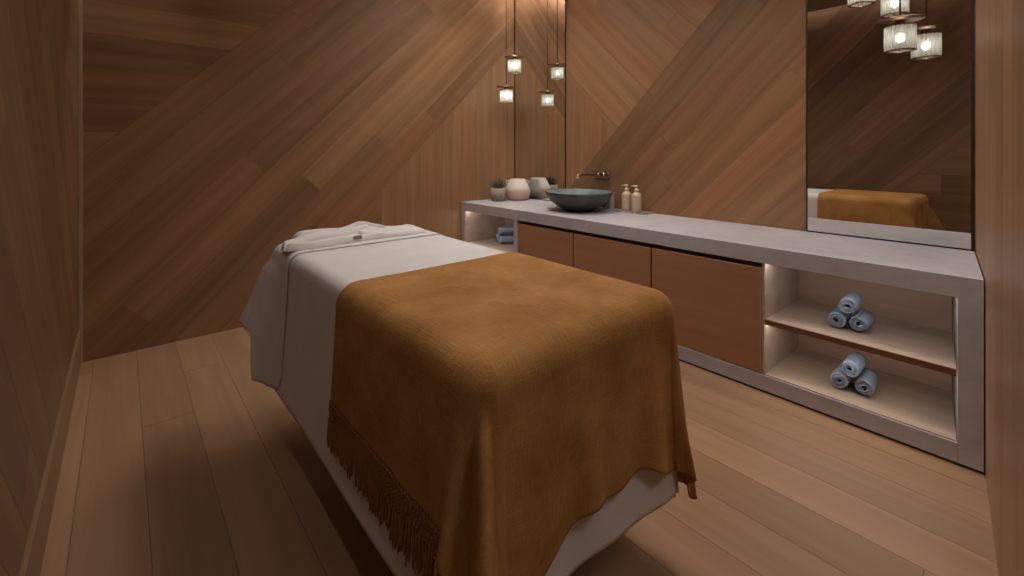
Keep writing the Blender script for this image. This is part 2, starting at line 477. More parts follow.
def shelf_unit(y0, y1, zs, label, slope):
    """pale lined niche, open to the front, one shelf with a dark front edge; slope follows the splayed leg"""
    yc = (y0 + y1) / 2; h = (y1 - y0) / 2; D = .48; t0 = .012
    t = thing('open_shelf_unit', label, 'shelf unit', (XC, yc, .086), 0, 'open shelf niches in the counter')
    Hn = HC - .08 - .086 - .001
    def board(bm, x0, x1, ymax, z0, z1):
        p = [(x0, -h + slope * x0 + .002), (x1, -h + slope * x1 + .002), (x1, ymax), (x0, ymax)]
        a = [bm.verts.new((x, y, z0)) for x, y in p]; b = [bm.verts.new((x, y, z1)) for x, y in p]
        bm.faces.new(a[::-1]); bm.faces.new(b)
        for i in range(4): bm.faces.new((a[i], a[(i + 1) % 4], b[(i + 1) % 4], b[i]))
        bmesh.ops.recalc_face_normals(bm, faces=bm.faces[:]); return bm
    obj('back_panel', board(B(), D, D + t0, h, 0, Hn), M['rosy'], t)
    obj('bottom_panel', board(B(), .006, D, h, 0, .005), M['pale'], t)
    bm = B(); box(bm, .004, D, h - t0, h, .005, Hn); obj('side_panel', bm, M['pale'], t)
    z = zs - .086
    s = obj('shelf', board(B(), .012, D, h - t0, z - .022, z), M['pale'], t)
    tag(obj('front_edge', board(B(), .004, .012, h - t0, z - .024, z + .0005), M['edge'], s), 'dark front edge')
    for zz in (Hn - .006, z - .028):
        bm = B(); box(bm, .03, .042, -h + .02, h - .02, zz, zz + .005)
        obj('light_strip', bm, M['led'], t)
shelf_unit(.206, .902, .362, 'open pale oak niche with a mid shelf at the near end of the counter', .113)
shelf_unit(2.788, 3.489, .345, 'open pale oak niche with a shelf at the far end of the counter', 0)

# ------------------------------------------------------------ mirrors
def mirror(y0, y1, label, w0=.007):
    yc = (y0 + y1) / 2; h = (y1 - y0) / 2; z0 = HC + .003; H = ZC + .02 - z0
    t = thing('wall_mirror', label, 'mirror', (XR, yc, z0), 0, 'tall mirrors on the counter wall')
    bm = B(); box(bm, -.012, -.003, -h + .002, h - .002, .004, H); obj('mirror_glass', bm, M['mirror'], t)
    bm = B()
    box(bm, -.015, -.001, -h, -h + w0, 0, H); box(bm, -.015, -.001, h - .007, h, 0, H); box(bm, -.015, -.001, -h + w0, h - .007, 0, .005)
    obj('frame', bm, M['black'], t)
mirror(.207, .902, 'large tall mirror standing on the near end of the counter, reflecting the table')
mirror(2.825, YB - .006, 'narrow tall mirror in the far corner behind the vase', .0015)

# ------------------------------------------------------------ massage table and its linens
K_ = .82
TX0, TX1, TY0, TY1, TZ = .497, 1.198, .683, 2.18, .790
def massage_table():
    xc, yc = (TX0 + TX1) / 2, (TY0 + TY1) / 2
    t = thing('massage_table', 'padded massage table in the middle of the room under white linen and a mustard throw', 'massage table', (xc, yc, 0))
    hx, hy = (TX1 - TX0) / 2 - .012, (TY1 - TY0) / 2 - .012
    bm = B(); box(bm, -hx, hx, -hy, hy, TZ - .11, TZ - .008, .05, 4); obj('cushion', bm, M['leather'], t, True)
    bm = B(); box(bm, -hx + .05, hx - .05, -hy + .08, hy - .08, TZ - .17, TZ - .112, .005); obj('frame', bm, M['edge'], t)
    for a in (-1, 1):
        for b in (-1, 1):
            bm = B(); x, y = a * .10, b * (hy - .42)
            box(bm, x - .035, x + .035, y - .035, y + .035, 0, TZ - .171, .004); obj('leg', bm, M['edge'], t)
massage_table()

def vnoise(x, seed):
    i = math.floor(x); f = x - i; f = f * f * (3 - 2 * f)
    g = lambda k: (math.sin((k + seed * 17.3) * 127.1) * 43758.5453) % 1.0
    return g(i) * (1 - f) + g(i + 1) * f
def sstep(a, b, x):
    t = max(0, min(1, (x - a) / (b - a))); return t * t * (3 - 2 * t)

def drape(name, m, ext, lift, r, flare, fold, ears, caps, step=.013, top=None, thick=.004, parent=None, zmin=.012):
    """cloth lying on the table top and hanging over its edges.
    ext: cloth rectangle in table-top coordinates; fold(side, s, rest): sideways ripple;
    caps(nx, ny, s): longest overhang in a direction."""
    cx0, cx1, cy0, cy1 = TX0 + r, TX1 - r, TY0 + r, TY1 - r
    x0, x1, y0, y1 = ext
    nx_ = int((x1 - x0) / step); ny_ = int((y1 - y0) / step)
    bm = B(); uv = bm.loops.layers.uv.new('UVMap'); grid = []; flat = {}
    R = r + lift
    for j in range(ny_ + 1):
        row = []
        for i in range(nx_ + 1):
            a = x0 + (x1 - x0) * i / nx_; b = y0 + (y1 - y0) * j / ny_
            qx = min(max(a, cx0), cx1); qy = min(max(b, cy0), cy1)
            vx, vy = a - qx, b - qy; d = hypot(vx, vy)
            z = TZ + lift + (top(a, b) if top else 0)
            if d < 1e-7:
                v = bm.verts.new((a, b, z))
            else:
                n1, n2 = vx / d, vy / d
                lx = (x1 - cx1) if n1 > 0 else (cx0 - x0); ly = (y1 - cy1) if n2 > 0 else (cy0 - y0)
                lim = min(lx / abs(n1) if abs(n1) > 1e-6 else 9, ly / abs(n2) if abs(n2) > 1e-6 else 9)
                s = b if abs(n1) > abs(n2) else a
                cp = caps(n1, n2, a, b)
                d2 = d * min(lim, cp) / lim if lim > cp else d
                if lim < cp and False: d2 = d
                arc = R * pi / 2
                if d2 < arc:
                    ph = d2 / R; off = R * sin(ph); drop = R * (1 - cos(ph)); rest = 0
                else:
                    rest = d2 - arc; fl = flare(n1, n2, a, b); off = R + rest * sin(fl); drop = R + rest * cos(fl)
                off += fold(n1, n2, a, b, rest)
                if abs(n1) > .02 and abs(n2) > .02:
                    off += ears(n1, n2, rest)
                zz = max(zmin, z - drop)
                v = bm.verts.new((qx + n1 * off, qy + n2 * off, zz))
            flat[v] = (a, b); row.append(v)
        grid.append(row)
    for j in range(ny_):
        for i in range(nx_):
            f = bm.faces.new((grid[j][i], grid[j][i + 1], grid[j + 1][i + 1], grid[j + 1][i]))
            for lp in f.loops: lp[uv].uv = flat[lp.vert]
    o = obj(name, bm, m, parent, True)
    md = o.modifiers.new('t', 'SOLIDIFY'); md.thickness = thick; md.offset = 1
    return o, grid

# white sheet: hangs to a hand's breadth above the floor all round
def sh_fold(n1, n2, a, b, rest):
    k = rest * rest / .4
    f = .010
    if n2 < 0: f += n2 ** 8 * (.020 * sin(a * 9 - 2.5) + .006 * sin(a * 27 + 2.4))   # foot end: soft pleats
    if n1 > 0 and n2 < 0: f += .012 * abs(n1 * n2)
    f += n1 ** 8 * (.004 * sin(b * 7) + (.008 * sin(b * 19 + 1) if n1 > 0 else 0))
    return k * f
def sh_ear(n1, n2, rest):
    t = atan2(abs(n2), abs(n1)) / (pi / 2)
    return rest * (.04 if n1 < 0 else .01) * sin(pi * t) ** 2 * (1 if n2 < 0 else .2)
def at_edge(d): return d + .43 * .05     # overhang from the inset core edge
o, _ = drape('bed_sheet', M['sheet'], (TX0 - .52, TX1 + .52, TY0 - .52, TY1 + .33), 0, .045,
          lambda n1, n2, a, b: (radians(3.0) if n1 < 0 else radians(1.3)) if abs(n1) > .6 else radians(.4 + 1.2 * max(0, n1)), sh_fold, sh_ear,
          lambda n1, n2, a, b: (.585 if n2 < .7 else .36), .012)
tag(o, 'plain white cotton sheet hanging from the massage table nearly to the floor', 'sheet')

# second white layer over the head end
def hc_fold(n1, n2, a, b, rest):
    base = rest * rest * (.05 + .05 * sin(b * 36)) * sstep(1.90, 2.0, b) if n1 < -.7 else rest * rest * .06
    puff = .022 * sstep(0, .06, rest) * sstep(1.96, 2.10, b) if n1 < -.3 else 0
    return base + .002 + puff
def hc_caps(n1, n2, a, b):
    if n2 > .25: return .365
    if abs(n1) > .5:
        far = .565 - .19 * sstep(2.055, 2.11, b)
        near = .555 - .05 * (1 - sstep(1.90, 1.94, b)) ** 2
        return min(far, .565 if b > 1.94 else near)
    return .38
o, _ = drape('head_cover', M['sheet'], (TX0 - .51, TX1 + .51, 1.895, TY1 + .325), .0065, .045,
          lambda n1, n2, a, b: radians(3.2) + radians(10) * (sstep(1.95, 2.16, b) if n1 < 0 else .2), hc_fold,
          lambda n1, n2, rest: rest * .18 * sin(atan2(abs(n2), abs(n1)) * 2) ** 2, hc_caps, .011, thick=.0025)
tag(o, 'white cotton cover laid across the head end over the sheet, one corner hanging low', 'head cover')

# mustard throw
HEM_L = .365
TR = .052
def th_fold(n1, n2, a, b, rest):
    k = rest * (rest + .10); f = 0
    if n2 < 0:
        f += n2 ** 8 * (.15 * max(0, sin(a * 24 + 1.4)) ** 2 * sstep(.58, .66, a) + .05 * (.5 + .5 * sin(a * 55 + 2)) * sstep(.85, 1.0, a) * (1 - sstep(1.05, 1.14, a)) + .03 * vnoise(a * 9, 3))
    if n1 < 0: f += n1 ** 8 * (.06 * vnoise(b * 8, 5) + .03 * sin(b * 23) ** 2)
    if n1 > 0: f += n1 ** 8 * (.03 * sin(b * 17 + .6) ** 2 + .02 * vnoise(b * 9, 2))
    return .007 + k * f
def th_ear(n1, n2, rest):
    t = atan2(abs(n2), abs(n1)) / (pi / 2)      # 0 at the long side, 1 at the foot
    if n1 < 0:
        return rest * (.075 * sin(pi * t) + .42 * exp(-((t - .62) / .07) ** 2) + .10 * exp(-((t - .2) / .12) ** 2)) * sstep(0, .1, rest)
    return rest * (.012 + .07 * abs(n1 * n2) + .02 * exp(-((t - .45) / .16) ** 2) + .03 * exp(-((t - .85) / .1) ** 2))
def th_caps(n1, n2, a, b):
    t = atan2(abs(n2), abs(n1)) / (pi / 2)
    front = .435 + .012 * sin(a * 22 + .8) + .06 * (1 - sstep(.62, .80, a)) + .062 * sstep(.96, 1.12, a)
    if n1 > 0: return .615 - (.615 - front) * sstep(.55, 1.0, t) if n2 < 0 else .615
    if n2 < -.7 and n1 > -.02: return front
    return .565 if t > .01 else .5
def th_top(a, b):
    return .002 * vnoise(a * 5 + b * 2, 1) + .0012 * sin(a * 11 + b * 6)
TSTEP = .0098
throw, tg = drape('throw_blanket', M['throw'], (TX0 + TR - HEM_L, TX1 - TR + .630, TY0 + TR - .565, 1.352), .008, TR,
          lambda n1, n2, a, b: (radians(2.8) if n1 < 0 else radians(2.8)) if abs(n1) > .6 else radians(1.0 + 1.8 * max(0, n1)), th_fold, th_ear, th_caps, TSTEP, th_top, thick=.0042)
tag(throw, 'mustard brown woven throw with a knotted fringe, draped over the foot of the table', 'throw blanket')

# knotted fringe along the left hem: a diamond net with long tassels below
me = throw.data
ncol = int(((TX1 - TR + .630) - (TX0 + TR - HEM_L)) / TSTEP) + 1
nrow = len(me.vertices) // ncol
hem = [me.vertices[j * ncol].co.copy() for j in range(nrow)]
hem2 = [me.vertices[j * ncol + 4].co.copy() for j in range(nrow)]
# arc-length resampling of the part that hangs from the side
acc = [0]
for p, q in zip(hem, hem[1:]): acc.append(acc[-1] + (q - p).length)
tot = acc[-1]
def hem_at(s):
    s = max(0, min(tot - 1e-6, s))
    for i in range(len(acc) - 1):
        if acc[i + 1] >= s:
            f = (s - acc[i]) / max(1e-9, acc[i + 1] - acc[i])
            p = hem[i].lerp(hem[i + 1], f); up = (hem2[i].lerp(hem2[i + 1], f) - p).normalized()
            return p, up
nt_ = 84
rt = random.Random(4)
sp_ = tot / nt_
bm = B()
base = []
for i in range(nt_ + 1):
    p, up = hem_at(tot - i * sp_)
    base.append((p + Vector((-.004, 0, 0)), -up))
def hang(p, d, drop):
    q = p + Vector((d.x * drop * .3, d.y * drop * .3, -drop * .97)); return Vector((q.x, q.y, max(.008, q.z)))
rows = 4; rh = .014
for k in range(rows):
    for i in range(nt_):
        for di in ((0, 1), (1, 0)):
            off = .5 if k % 2 else 0
            a0 = i + di[0] if k % 2 == 0 else i + .5
            a1 = i + .5 if k % 2 == 0 else i + di[1]
            p0, u0 = hem_at(tot - a0 * sp_); p1, u1 = hem_at(tot - a1 * sp_)
            x = Vector((-.005, 0, 0))
            a_ = hang(p0, -u0, k * rh - .004) + x; b_ = hang(p1, -u1, (k + 1) * rh - .004) + x
            if (a_ - b_).length > .004: tube(bm, [a_, (a_ + b_) / 2 + Vector((-.002, 0, 0)), b_], .002, 5)
    for i in range(nt_):
        p1, u1 = hem_at(tot - (i + (.5 if k % 2 == 0 else 0)) * sp_)
        c = hang(p1, -u1, (k + 1) * rh - .004) + Vector((-.007, 0, 0))
        bmesh.ops.create_icosphere(bm, subdivisions=1, radius=.0037, matrix=Matrix.Translation(c))
fr = obj('fringe_net', bm, M['fringe'], throw, True); tag(fr, 'knotted openwork band above the tassels')
for i in range(nt_):
    p, u = hem_at(tot - i * sp_)
    st = hang(p, -u, rows * rh - .004) + Vector((-.006, 0, 0))
    ln = .070 + rt.uniform(-.010, .012)
    sw = rt.uniform(-.008, .008); bm = B()
    for q in range(4):
        ox_, oy_ = rt.uniform(-.004, .004), rt.uniform(-.005, .005)
        pts = [st + Vector((ox_ * f * 1.5 - .004 * f, oy_ * f + sw * f * f + .0015 * sin(f * 14 + q), -ln * f)) for f in (0, .2, .4, .6, .8, 1)]
        for v in pts: v.z = max(v.z, .006)
        if (pts[0] - pts[-1]).length > .03: tube(bm, pts, [.0027, .0029, .0025, .0025, .0023, .0014], 5)
    if len(bm.verts): obj('tassel', bm, M['fringe'], fr, True)
    else: bm.free()

# ------------------------------------------------------------ folded robe on the head end
def lump(name, m, pts_fn, nu=60, nv=26, parent=None):
    """closed cushion-like slab: pts_fn(u, v) -> (x, y, z_bottom, z_top)"""
    bm = B(); T = []; Bt = []
    for j in range(nv + 1):
        a, b = [], []
        for i in range(nu + 1):
            x, y, z0, z1 = pts_fn(i / nu, j / nv)
            a.append(bm.verts.new((x, y, z1))); b.append(bm.verts.new((x, y, z0)))
        T.append(a); Bt.append(b)
    for j in range(nv):
        for i in range(nu):
            bm.faces.new((T[j][i], T[j][i + 1], T[j + 1][i + 1], T[j + 1][i]))
            bm.faces.new((Bt[j][i], Bt[j + 1][i], Bt[j + 1][i + 1], Bt[j][i + 1]))
    for j in range(nv):
        for i in (0, nu): bm.faces.new((T[j][i], T[j + 1][i], Bt[j + 1][i], Bt[j][i]))
    for i in range(nu):
        for j in (0, nv): bm.faces.new((T[j][i], T[j][i + 1], Bt[j][i + 1], Bt[j][i]))
    bmesh.ops.recalc_face_normals(bm, faces=bm.faces[:])
    bmesh.ops.scale(bm, vec=(K_, K_, K_), verts=bm.verts[:])
    return obj(name, bm, m, parent, True)
RZ = TZ + .0105
robe = thing('folded_robe', 'white terry robe folded into a low bundle at the head end, small grey tag showing', 'robe', (.82, 2.035, RZ))
def edge(t, w=.12):
    t = min(t, 1 - t) / w
    return 1 if t >= 1 else sqrt(max(0, 1 - (1 - t) ** 2))
def robe_body(u, v):
    x = -.40 + .78 * u
    y0 = -.12 + .03 * u - .012 * sin(u * 9); y1 = .13 - .03 * (1 - u)
    y1 = y0 + (y1 - y0) * (.45 + .55 * sstep(0, .22, u))
    y = y0 + (y1 - y0) * v
    h = .030 + .020 * exp(-((u - .62) / .10) ** 2) * sstep(.3, .7, v) + .016 * exp(-((u - .3) / .18) ** 2) * sstep(.2, .8, v)
    h += .004 * sin(v * 9 + u * 5) + .003 * vnoise(u * 14, 4) + .003 * sin(u * 23 + v * 3)
    h *= edge(u, .03) * edge(v, .10) * (.75 + .25 * sstep(1, .7, u))
    return x, y, 0, max(h, .0008)
lump('robe_body', M['robe'], robe_body, 90, 30, robe)
def robe_flap(u, v):       # long lapel folded from the left tip over the bundle
    x = -.415 + .50 * u; w = .05 + .07 * sin(pi * min(1, u * 1.15)) ** .8
    yc = -.095 + .135 * u ** .8
    y = yc + (v - .45) * w
    h = .024 + .014 * sin(pi * v) + .020 * sstep(.1, .5, u) + .006 * sin(u * 7)
    h = h * edge(u, .05) * edge(v, .16)
    return x, y, .004, max(h + .006, .005)
lump('lapel', M['robe'], robe_flap, 60, 20, robe)
def robe_collar(u, v):     # rolled collar rising to the peak in the middle
    x = -.20 + .40 * u; yc = .035 + .05 * sin(u * pi) - .02 * u
    y = yc + (v - .5) * (.085 - .02 * u)
    h = (.052 + .026 * exp(-((u - .62) / .17) ** 2)) * edge(v, .3) * edge(u, .16)
    return x, y, .012, max(.013, h)
lump('collar', M['robe'], robe_collar, 50, 20, robe)
def robe_sleeve(u, v):
    x = -.02 + .39 * u; yc = -.03 + .06 * u
    y = yc + (v - .5) * (.10 + .03 * sin(u * 6))
    h = (.040 - .012 * u + .004 * sin(u * 15)) * edge(v, .25) * edge(u, .07)
    return x, y, .006, max(.007, h)
lump('sleeve', M['robe'], robe_sleeve, 50, 18, robe)
def robe_fold(u, v):       # turned-over fold at the back left, with a crease in front of it
    x = -.33 + .36 * u; yc = .050 - .045 * u
    y = yc + (v - .5) * (.11 - .05 * u)
    h = (.060 + .014 * sin(pi * u) - .018 * u) * edge(v, .35) * edge(u, .14)
    return x, y, .010, max(.011, h)
lump('sleeve', M['robe'], robe_fold, 50, 18, robe)
bm = B(); box(bm, -.051, -.015, -.0815, -.075, .010, .025, .001, 1)
tag(obj('label_tag', bm, plain('tag_grey', (.22, .20, .19), .7, nz=.3, nscale=160), robe), 'small grey woven tag')

# ------------------------------------------------------------ rolled towels
def towel_mesh(seed, turns=2.9, R_=.0415, Lh=.078):
    """a spiral-rolled towel: sheet wound about its own axis (x)"""
    rs_ = random.Random(seed); n = 120; th = R_ / (turns + .75)
    pts = []
    for i in range(n + 1):
        t = i / n; a = turns * 2 * pi * t + seed
        r = th * .75 + (R_ - th * .5 - th * .75) * t
        r *= 1 + .045 * sin(a * 2 + seed) + .03 * sin(3 * a + seed * 2)
        pts.append((r * cos(a), r * sin(a) * .96))
    ring = []
    for i, (y, z) in enumerate(pts):
        p, q = pts[max(0, i - 1)], pts[min(n, i + 1)]
        dy, dz = q[0] - p[0], q[1] - p[1]; l = hypot(dy, dz); ny, nz = dz / l, -dy / l
        ring.append(((y + ny * th * .36, z + nz * th * .36), (y - ny * th * .36, z - nz * th * .36)))
    bm = B(); nx = 9; cols = []
    for k in range(nx + 1):
        f = k / nx; x = -Lh + 2 * Lh * f; e = min(f, 1 - f); sh = 1 - .06 * max(0, 1 - e / .12) ** 2
        col = []
        for i, (o_, n_) in enumerate(ring):
            w = .0022 * sin(i * .21 + seed * 3) if k in (0, nx) else 0
            jit = .0006 * sin(i * .9 + k * 2.1 + seed)
            col.append((bm.verts.new((x + w, o_[0] * sh + jit, o_[1] * sh + jit)), bm.verts.new((x + w, n_[0] * sh, n_[1] * sh))))
        cols.append(col)
    for k in range(nx):
        for i in range(n):
            A, Bq = cols[k], cols[k + 1]
            bm.faces.new((A[i][0], A[i + 1][0], Bq[i + 1][0], Bq[i][0]))
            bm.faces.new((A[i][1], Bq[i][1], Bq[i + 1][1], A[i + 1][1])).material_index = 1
        for i in (0, n):
            bm.faces.new((cols[k][i][0], cols[k + 1][i][0], cols[k + 1][i][1], cols[k][i][1]))
    for k in (0, nx):
        for i in range(n): bm.faces.new((cols[k][i][0], cols[k][i][1], cols[k][i + 1][1], cols[k][i + 1][0])).material_index = 0
    bmesh.ops.recalc_face_normals(bm, faces=bm.faces[:])
    return bm
def towel_pile(x, y, z, ang, labels, group, seed):
    d = Vector((cos(ang), sin(ang), 0)); s = Vector((-sin(ang), cos(ang), 0))
    R_ = .0415
    spots = [(.0425, R_), (-.0425, R_), (.002, R_ + .0715)]
    for k, ((sy, sz), lab) in enumerate(zip(spots, labels)):
        o = obj('rolled_towel', towel_mesh(seed + k * 1.7), [M['towel'], M['towel_shade']], None, True)
        o.location = Vector((x, y, z)) + s * sy + Vector((0, 0, sz + .001)) + d * random.uniform(-.008, .008)
        o.rotation_euler = (0, 0, ang + random.uniform(-.06, .06))
        tag(o, lab, 'towel', group)
towel_pile(2.628, .585, .3625, .04, ['rolled blue-grey towel at the lower left of the upper shelf trio', 'rolled blue-grey towel at the lower right of the upper shelf trio', 'rolled blue-grey towel on top of the trio on the mid shelf'], 'rolled towels on the near mid shelf', .4)
towel_pile(2.60, .565, .091, .04, ['rolled blue-grey towel at the lower left of the bottom niche trio', 'rolled blue-grey towel at the lower right of the bottom niche trio', 'rolled blue-grey towel on top of the trio in the bottom niche'], 'rolled towels at the bottom of the near niche', 3.1)
towel_pile(2.70, 3.225, .3455, radians(-24), ['rolled blue-grey towel at the back of the stack in the far niche', 'rolled blue-grey towel at the front of the stack in the far niche', 'rolled blue-grey towel on top of the stack in the far niche'], 'rolled towels in the far niche', 5.2)

# ------------------------------------------------------------ wash basin, tap, block
def basin(x, y):
    out = [(0, .0), (.09, 0), (.115, .006), (.165, .035), (.215, .078), (.248, .118), (.262, .146), (.262, .152), (.256, .154), (.250, .150),
           (.232, .116), (.20, .078), (.15, .044), (.09, .026), (.03, .020), (0, .020)]
    t = thing('wash_basin', 'wide dark slate bowl basin standing on the counter below the wall tap', 'basin', (x, y, HC))
    bm = B(); lathe(bm, out, 72, sy=1.06)
    for f in bm.faces:
        c = f.calc_center_median()
        if f.normal.z > .02 and hypot(c.x, c.y) < .2615 and c.z > .019: f.material_index = 1
    m1, nt, b = mat('slate_outside'); tc = N(nt, 'ShaderNodeTexCoord')
    L(nt, ramp(nt, noise(nt, tc.outputs['Object'], 9, 5, .6), [(.3, (.035, .04, .042)), (.7, (.085, .095, .10))]), b.inputs['Base Color']); b.inputs['Roughness'].default_value = .5
    m2, nt, b = mat('teal_glaze_inside'); tc = N(nt, 'ShaderNodeTexCoord')
    L(nt, ramp(nt, noise(nt, tc.outputs['Object'], 7, 4, .6), [(.3, (.07, .12, .13)), (.7, (.15, .22, .235))]), b.inputs['Base Color']); b.inputs['Roughness'].default_value = .4
    obj('bowl', bm, [m1, m2], t, True)
    bm = B(); lathe(bm, [(0, .026), (.022, .026), (.026, .023), (.026, .0205)], 24); obj('drain', bm, M['steel'], t, True)
basin(2.775, 2.41)
bm = B(); box(bm, -.024, .03, -.028, .028, 0, .135, .004)
o = obj('stone_block', bm, M['concrete'], None, False, (3.047, 2.312, HC + .001)); tag(o, 'small grey stone block against the wall behind the right edge of the basin', 'stone block')
def tap():
    t = thing('wall_tap', 'wall-mounted metal basin tap with a long spout and two levers above the basin', 'tap', (XR, 2.43, 1.0))
    bm = B(); box(bm, -.010, -.001, -.10, .07, -.032, .036, .004); obj('wall_plate', bm, M['steel'], t)
    bm = B(); pts = [(-.006, .045, -.005), (-.06, .045, .0), (-.12, .045, .001), (-.19, .045, .002), (-.225, .045, .0), (-.240, .045, -.006), (-.245, .045, -.018)]
    tube(bm, pts, [.012, .011, .0105, .010, .0105, .012, .0125], 14); obj('spout', bm, M['brass'], t, True)
    bm = B(); lathe(bm, [(0, -.034), (.010, -.033), (.0145, -.026), (.0145, -.016), (.0125, -.012)], 18, -.245, .045)
    tag(obj('spout_tip', bm, plain('pale_tip', (.62, .52, .42), .35, .2), t, True), 'pale spout tip')
    for y in (-.005, -.065):
        bm = B(); tube(bm, [(-.008, y, .0), (-.04, y, .0), (-.052, y, 0)], [.015, .015, .013], 16)
        h = obj('lever_base', bm, M['steel'], t, True)
        bm = B(); tube(bm, [(-.045, y, .004), (-.052, y - .004, .03), (-.055, y - .006, .042)], [.005, .0045, .004], 10); obj('lever', bm, M['steel'], h, True)
tap()

# ------------------------------------------------------------ soap bottles on a tray
bm = B(); box(bm, -.062, .062, -.135, .135, 0, .012, .003)
m, nt, b = mat('veined_marble'); tc = N(nt, 'ShaderNodeTexCoord')
L(nt, ramp(nt, noise(nt, tc.outputs['Object'], 18, 5, .6, 1.5), [(.3, (.17, .13, .11)), (.6, (.40, .35, .32))]), b.inputs['Base Color']); b.inputs['Roughness'].default_value = .35
o = obj('soap_tray', bm, m, None, False, (3.005, 2.055, HC + .0005)); o.rotation_euler = (0, 0, .02)
tag(o, 'flat rectangular brown marble tray under the two pump bottles', 'tray')
m_b = plain('bottle_beige', (.52, .40, .30), .3); m_c = plain('pump_cream', (.68, .60, .50), .35); m_t = plain('print_dark', (.14, .08, .05), .6)
def bottle(x, y, label, rz):
    t = thing('soap_pump_bottle', label, 'pump bottle', (x, y, HC + .0135), rz, 'pump bottles on the tray')
    bm = B(); lathe(bm, [(0, 0), (.033, 0), (.037, .004), (.038, .012), (.038, .115), (.036, .128), (.028, .140), (.017, .146), (.014, .150), (.014, .154), (0, .154)], 36); bd = obj('bottle_body', bm, m_b, t, True)
    # faint upright lines of print on the front
    bm = B()
    for k, (w, a0) in enumerate(((.0022, 0), (.0012, .17), (.0012, .27))):
        z = .03
        rp = random.Random(k)
        while z < (.100 if k == 0 else .075):
            h = rp.uniform(.003, .006)
            vs = []
            for aa, zz in ((a0 - w / .038, z), (a0 + w / .038, z), (a0 + w / .038, z + h), (a0 - w / .038, z + h)):
                vs.append(bm.verts.new((.0383 * cos(aa + pi), .0383 * sin(aa + pi), zz)))
            bm.faces.new(vs); z += h + .0025
    obj('print', bm, m_t, bd)
    bm = B(); lathe(bm, [(0, .1545), (.0155, .1545), (.0165, .158), (.0165, .170), (.012, .173), (.006, .174), (.0055, .188), (0, .188)], 24); obj('pump_collar', bm, m_c, t, True)
    bm = B(); lathe(bm, [(0, .186), (.0095, .186), (.011, .189), (.011, .196), (.008, .199), (0, .199)], 20)
    tube(bm, [(-.006, 0, .193), (-.022, 0, .1945), (-.036, 0, .193), (-.040, 0, .188)], [.0045, .004, .0035, .003], 10); obj('pump_head', bm, m_c, t, True)
bottle(2.995, 2.108, 'beige pump bottle on the tray, the one nearer the basin', radians(-65))
bottle(2.985, 2.012, 'beige pump bottle on the tray, the one farther from the basin', radians(-60))

# ------------------------------------------------------------ far corner: potted succulent and vase
def succulent(x, y):
    t = thing('potted_succulent', 'small spiky succulent in a ribbed grey-green pot at the far counter corner', 'potted plant', (x, y, HC))
    m, nt, b = mat('pot_glaze'); tc = N(nt, 'ShaderNodeTexCoord'); sx = N(nt, 'ShaderNodeSeparateXYZ'); L(nt, tc.outputs['Object'], sx.inputs[0])
    v = math_node(nt, 'ADD', math_node(nt, 'MULTIPLY', sx.outputs[2], 5.0), math_node(nt, 'MULTIPLY', noise(nt, tc.outputs['Object'], 30, 4), .4))
    L(nt, ramp(nt, v, [(.45, (.17, .155, .11)), (.6, (.32, .27, .22))]), b.inputs['Base Color']); b.inputs['Roughness'].default_value = .55
    bm = B(); lathe(bm, [(0, 0), (.056, 0), (.066, .006), (.071, .025), (.072, .07), (.071, .122), (.067, .124), (.064, .120), (.064, .104), (0, .104)], 72,
                    wob=lambda a, z: 1 + (.018 * cos(18 * a) if .01 < z < .121 else 0))
    obj('pot', bm, m, t, True)
    bm = B(); lathe(bm, [(0, .109), (.04, .108), (.063, .1045)], 24); obj('soil', bm, plain('soil', (.04, .028, .02), .95), t, True)
    mg = plain('succulent_green', (.055, .085, .055), .5, nz=.4, nscale=30)
    rg = random.Random(2)
    for c in range(26):
        a = c * 2.399; k = (c / 26)
        tilt = .12 + .95 * k; ln = .112 - .03 * k + rg.uniform(-.008, .008)
        bm = B(); dx, dy = cos(a), sin(a); b0 = .008 + .022 * k
        pts, rad = [], []
        for f in (0, .2, .45, .7, .9, 1):
            tt = tilt * (1 - .35 * f)
            pts.append((dx * (b0 + ln * f * sin(tt)), dy * (b0 + ln * f * sin(tt)), .106 + ln * f * cos(tt)))
            rad.append(.0068 * (1 - f) ** .6 * (.75 + .5 * f) + .0004)
        tube(bm, pts, rad, 6); obj('leaf', bm, mg, t, True)
succulent(2.715, 3.36)
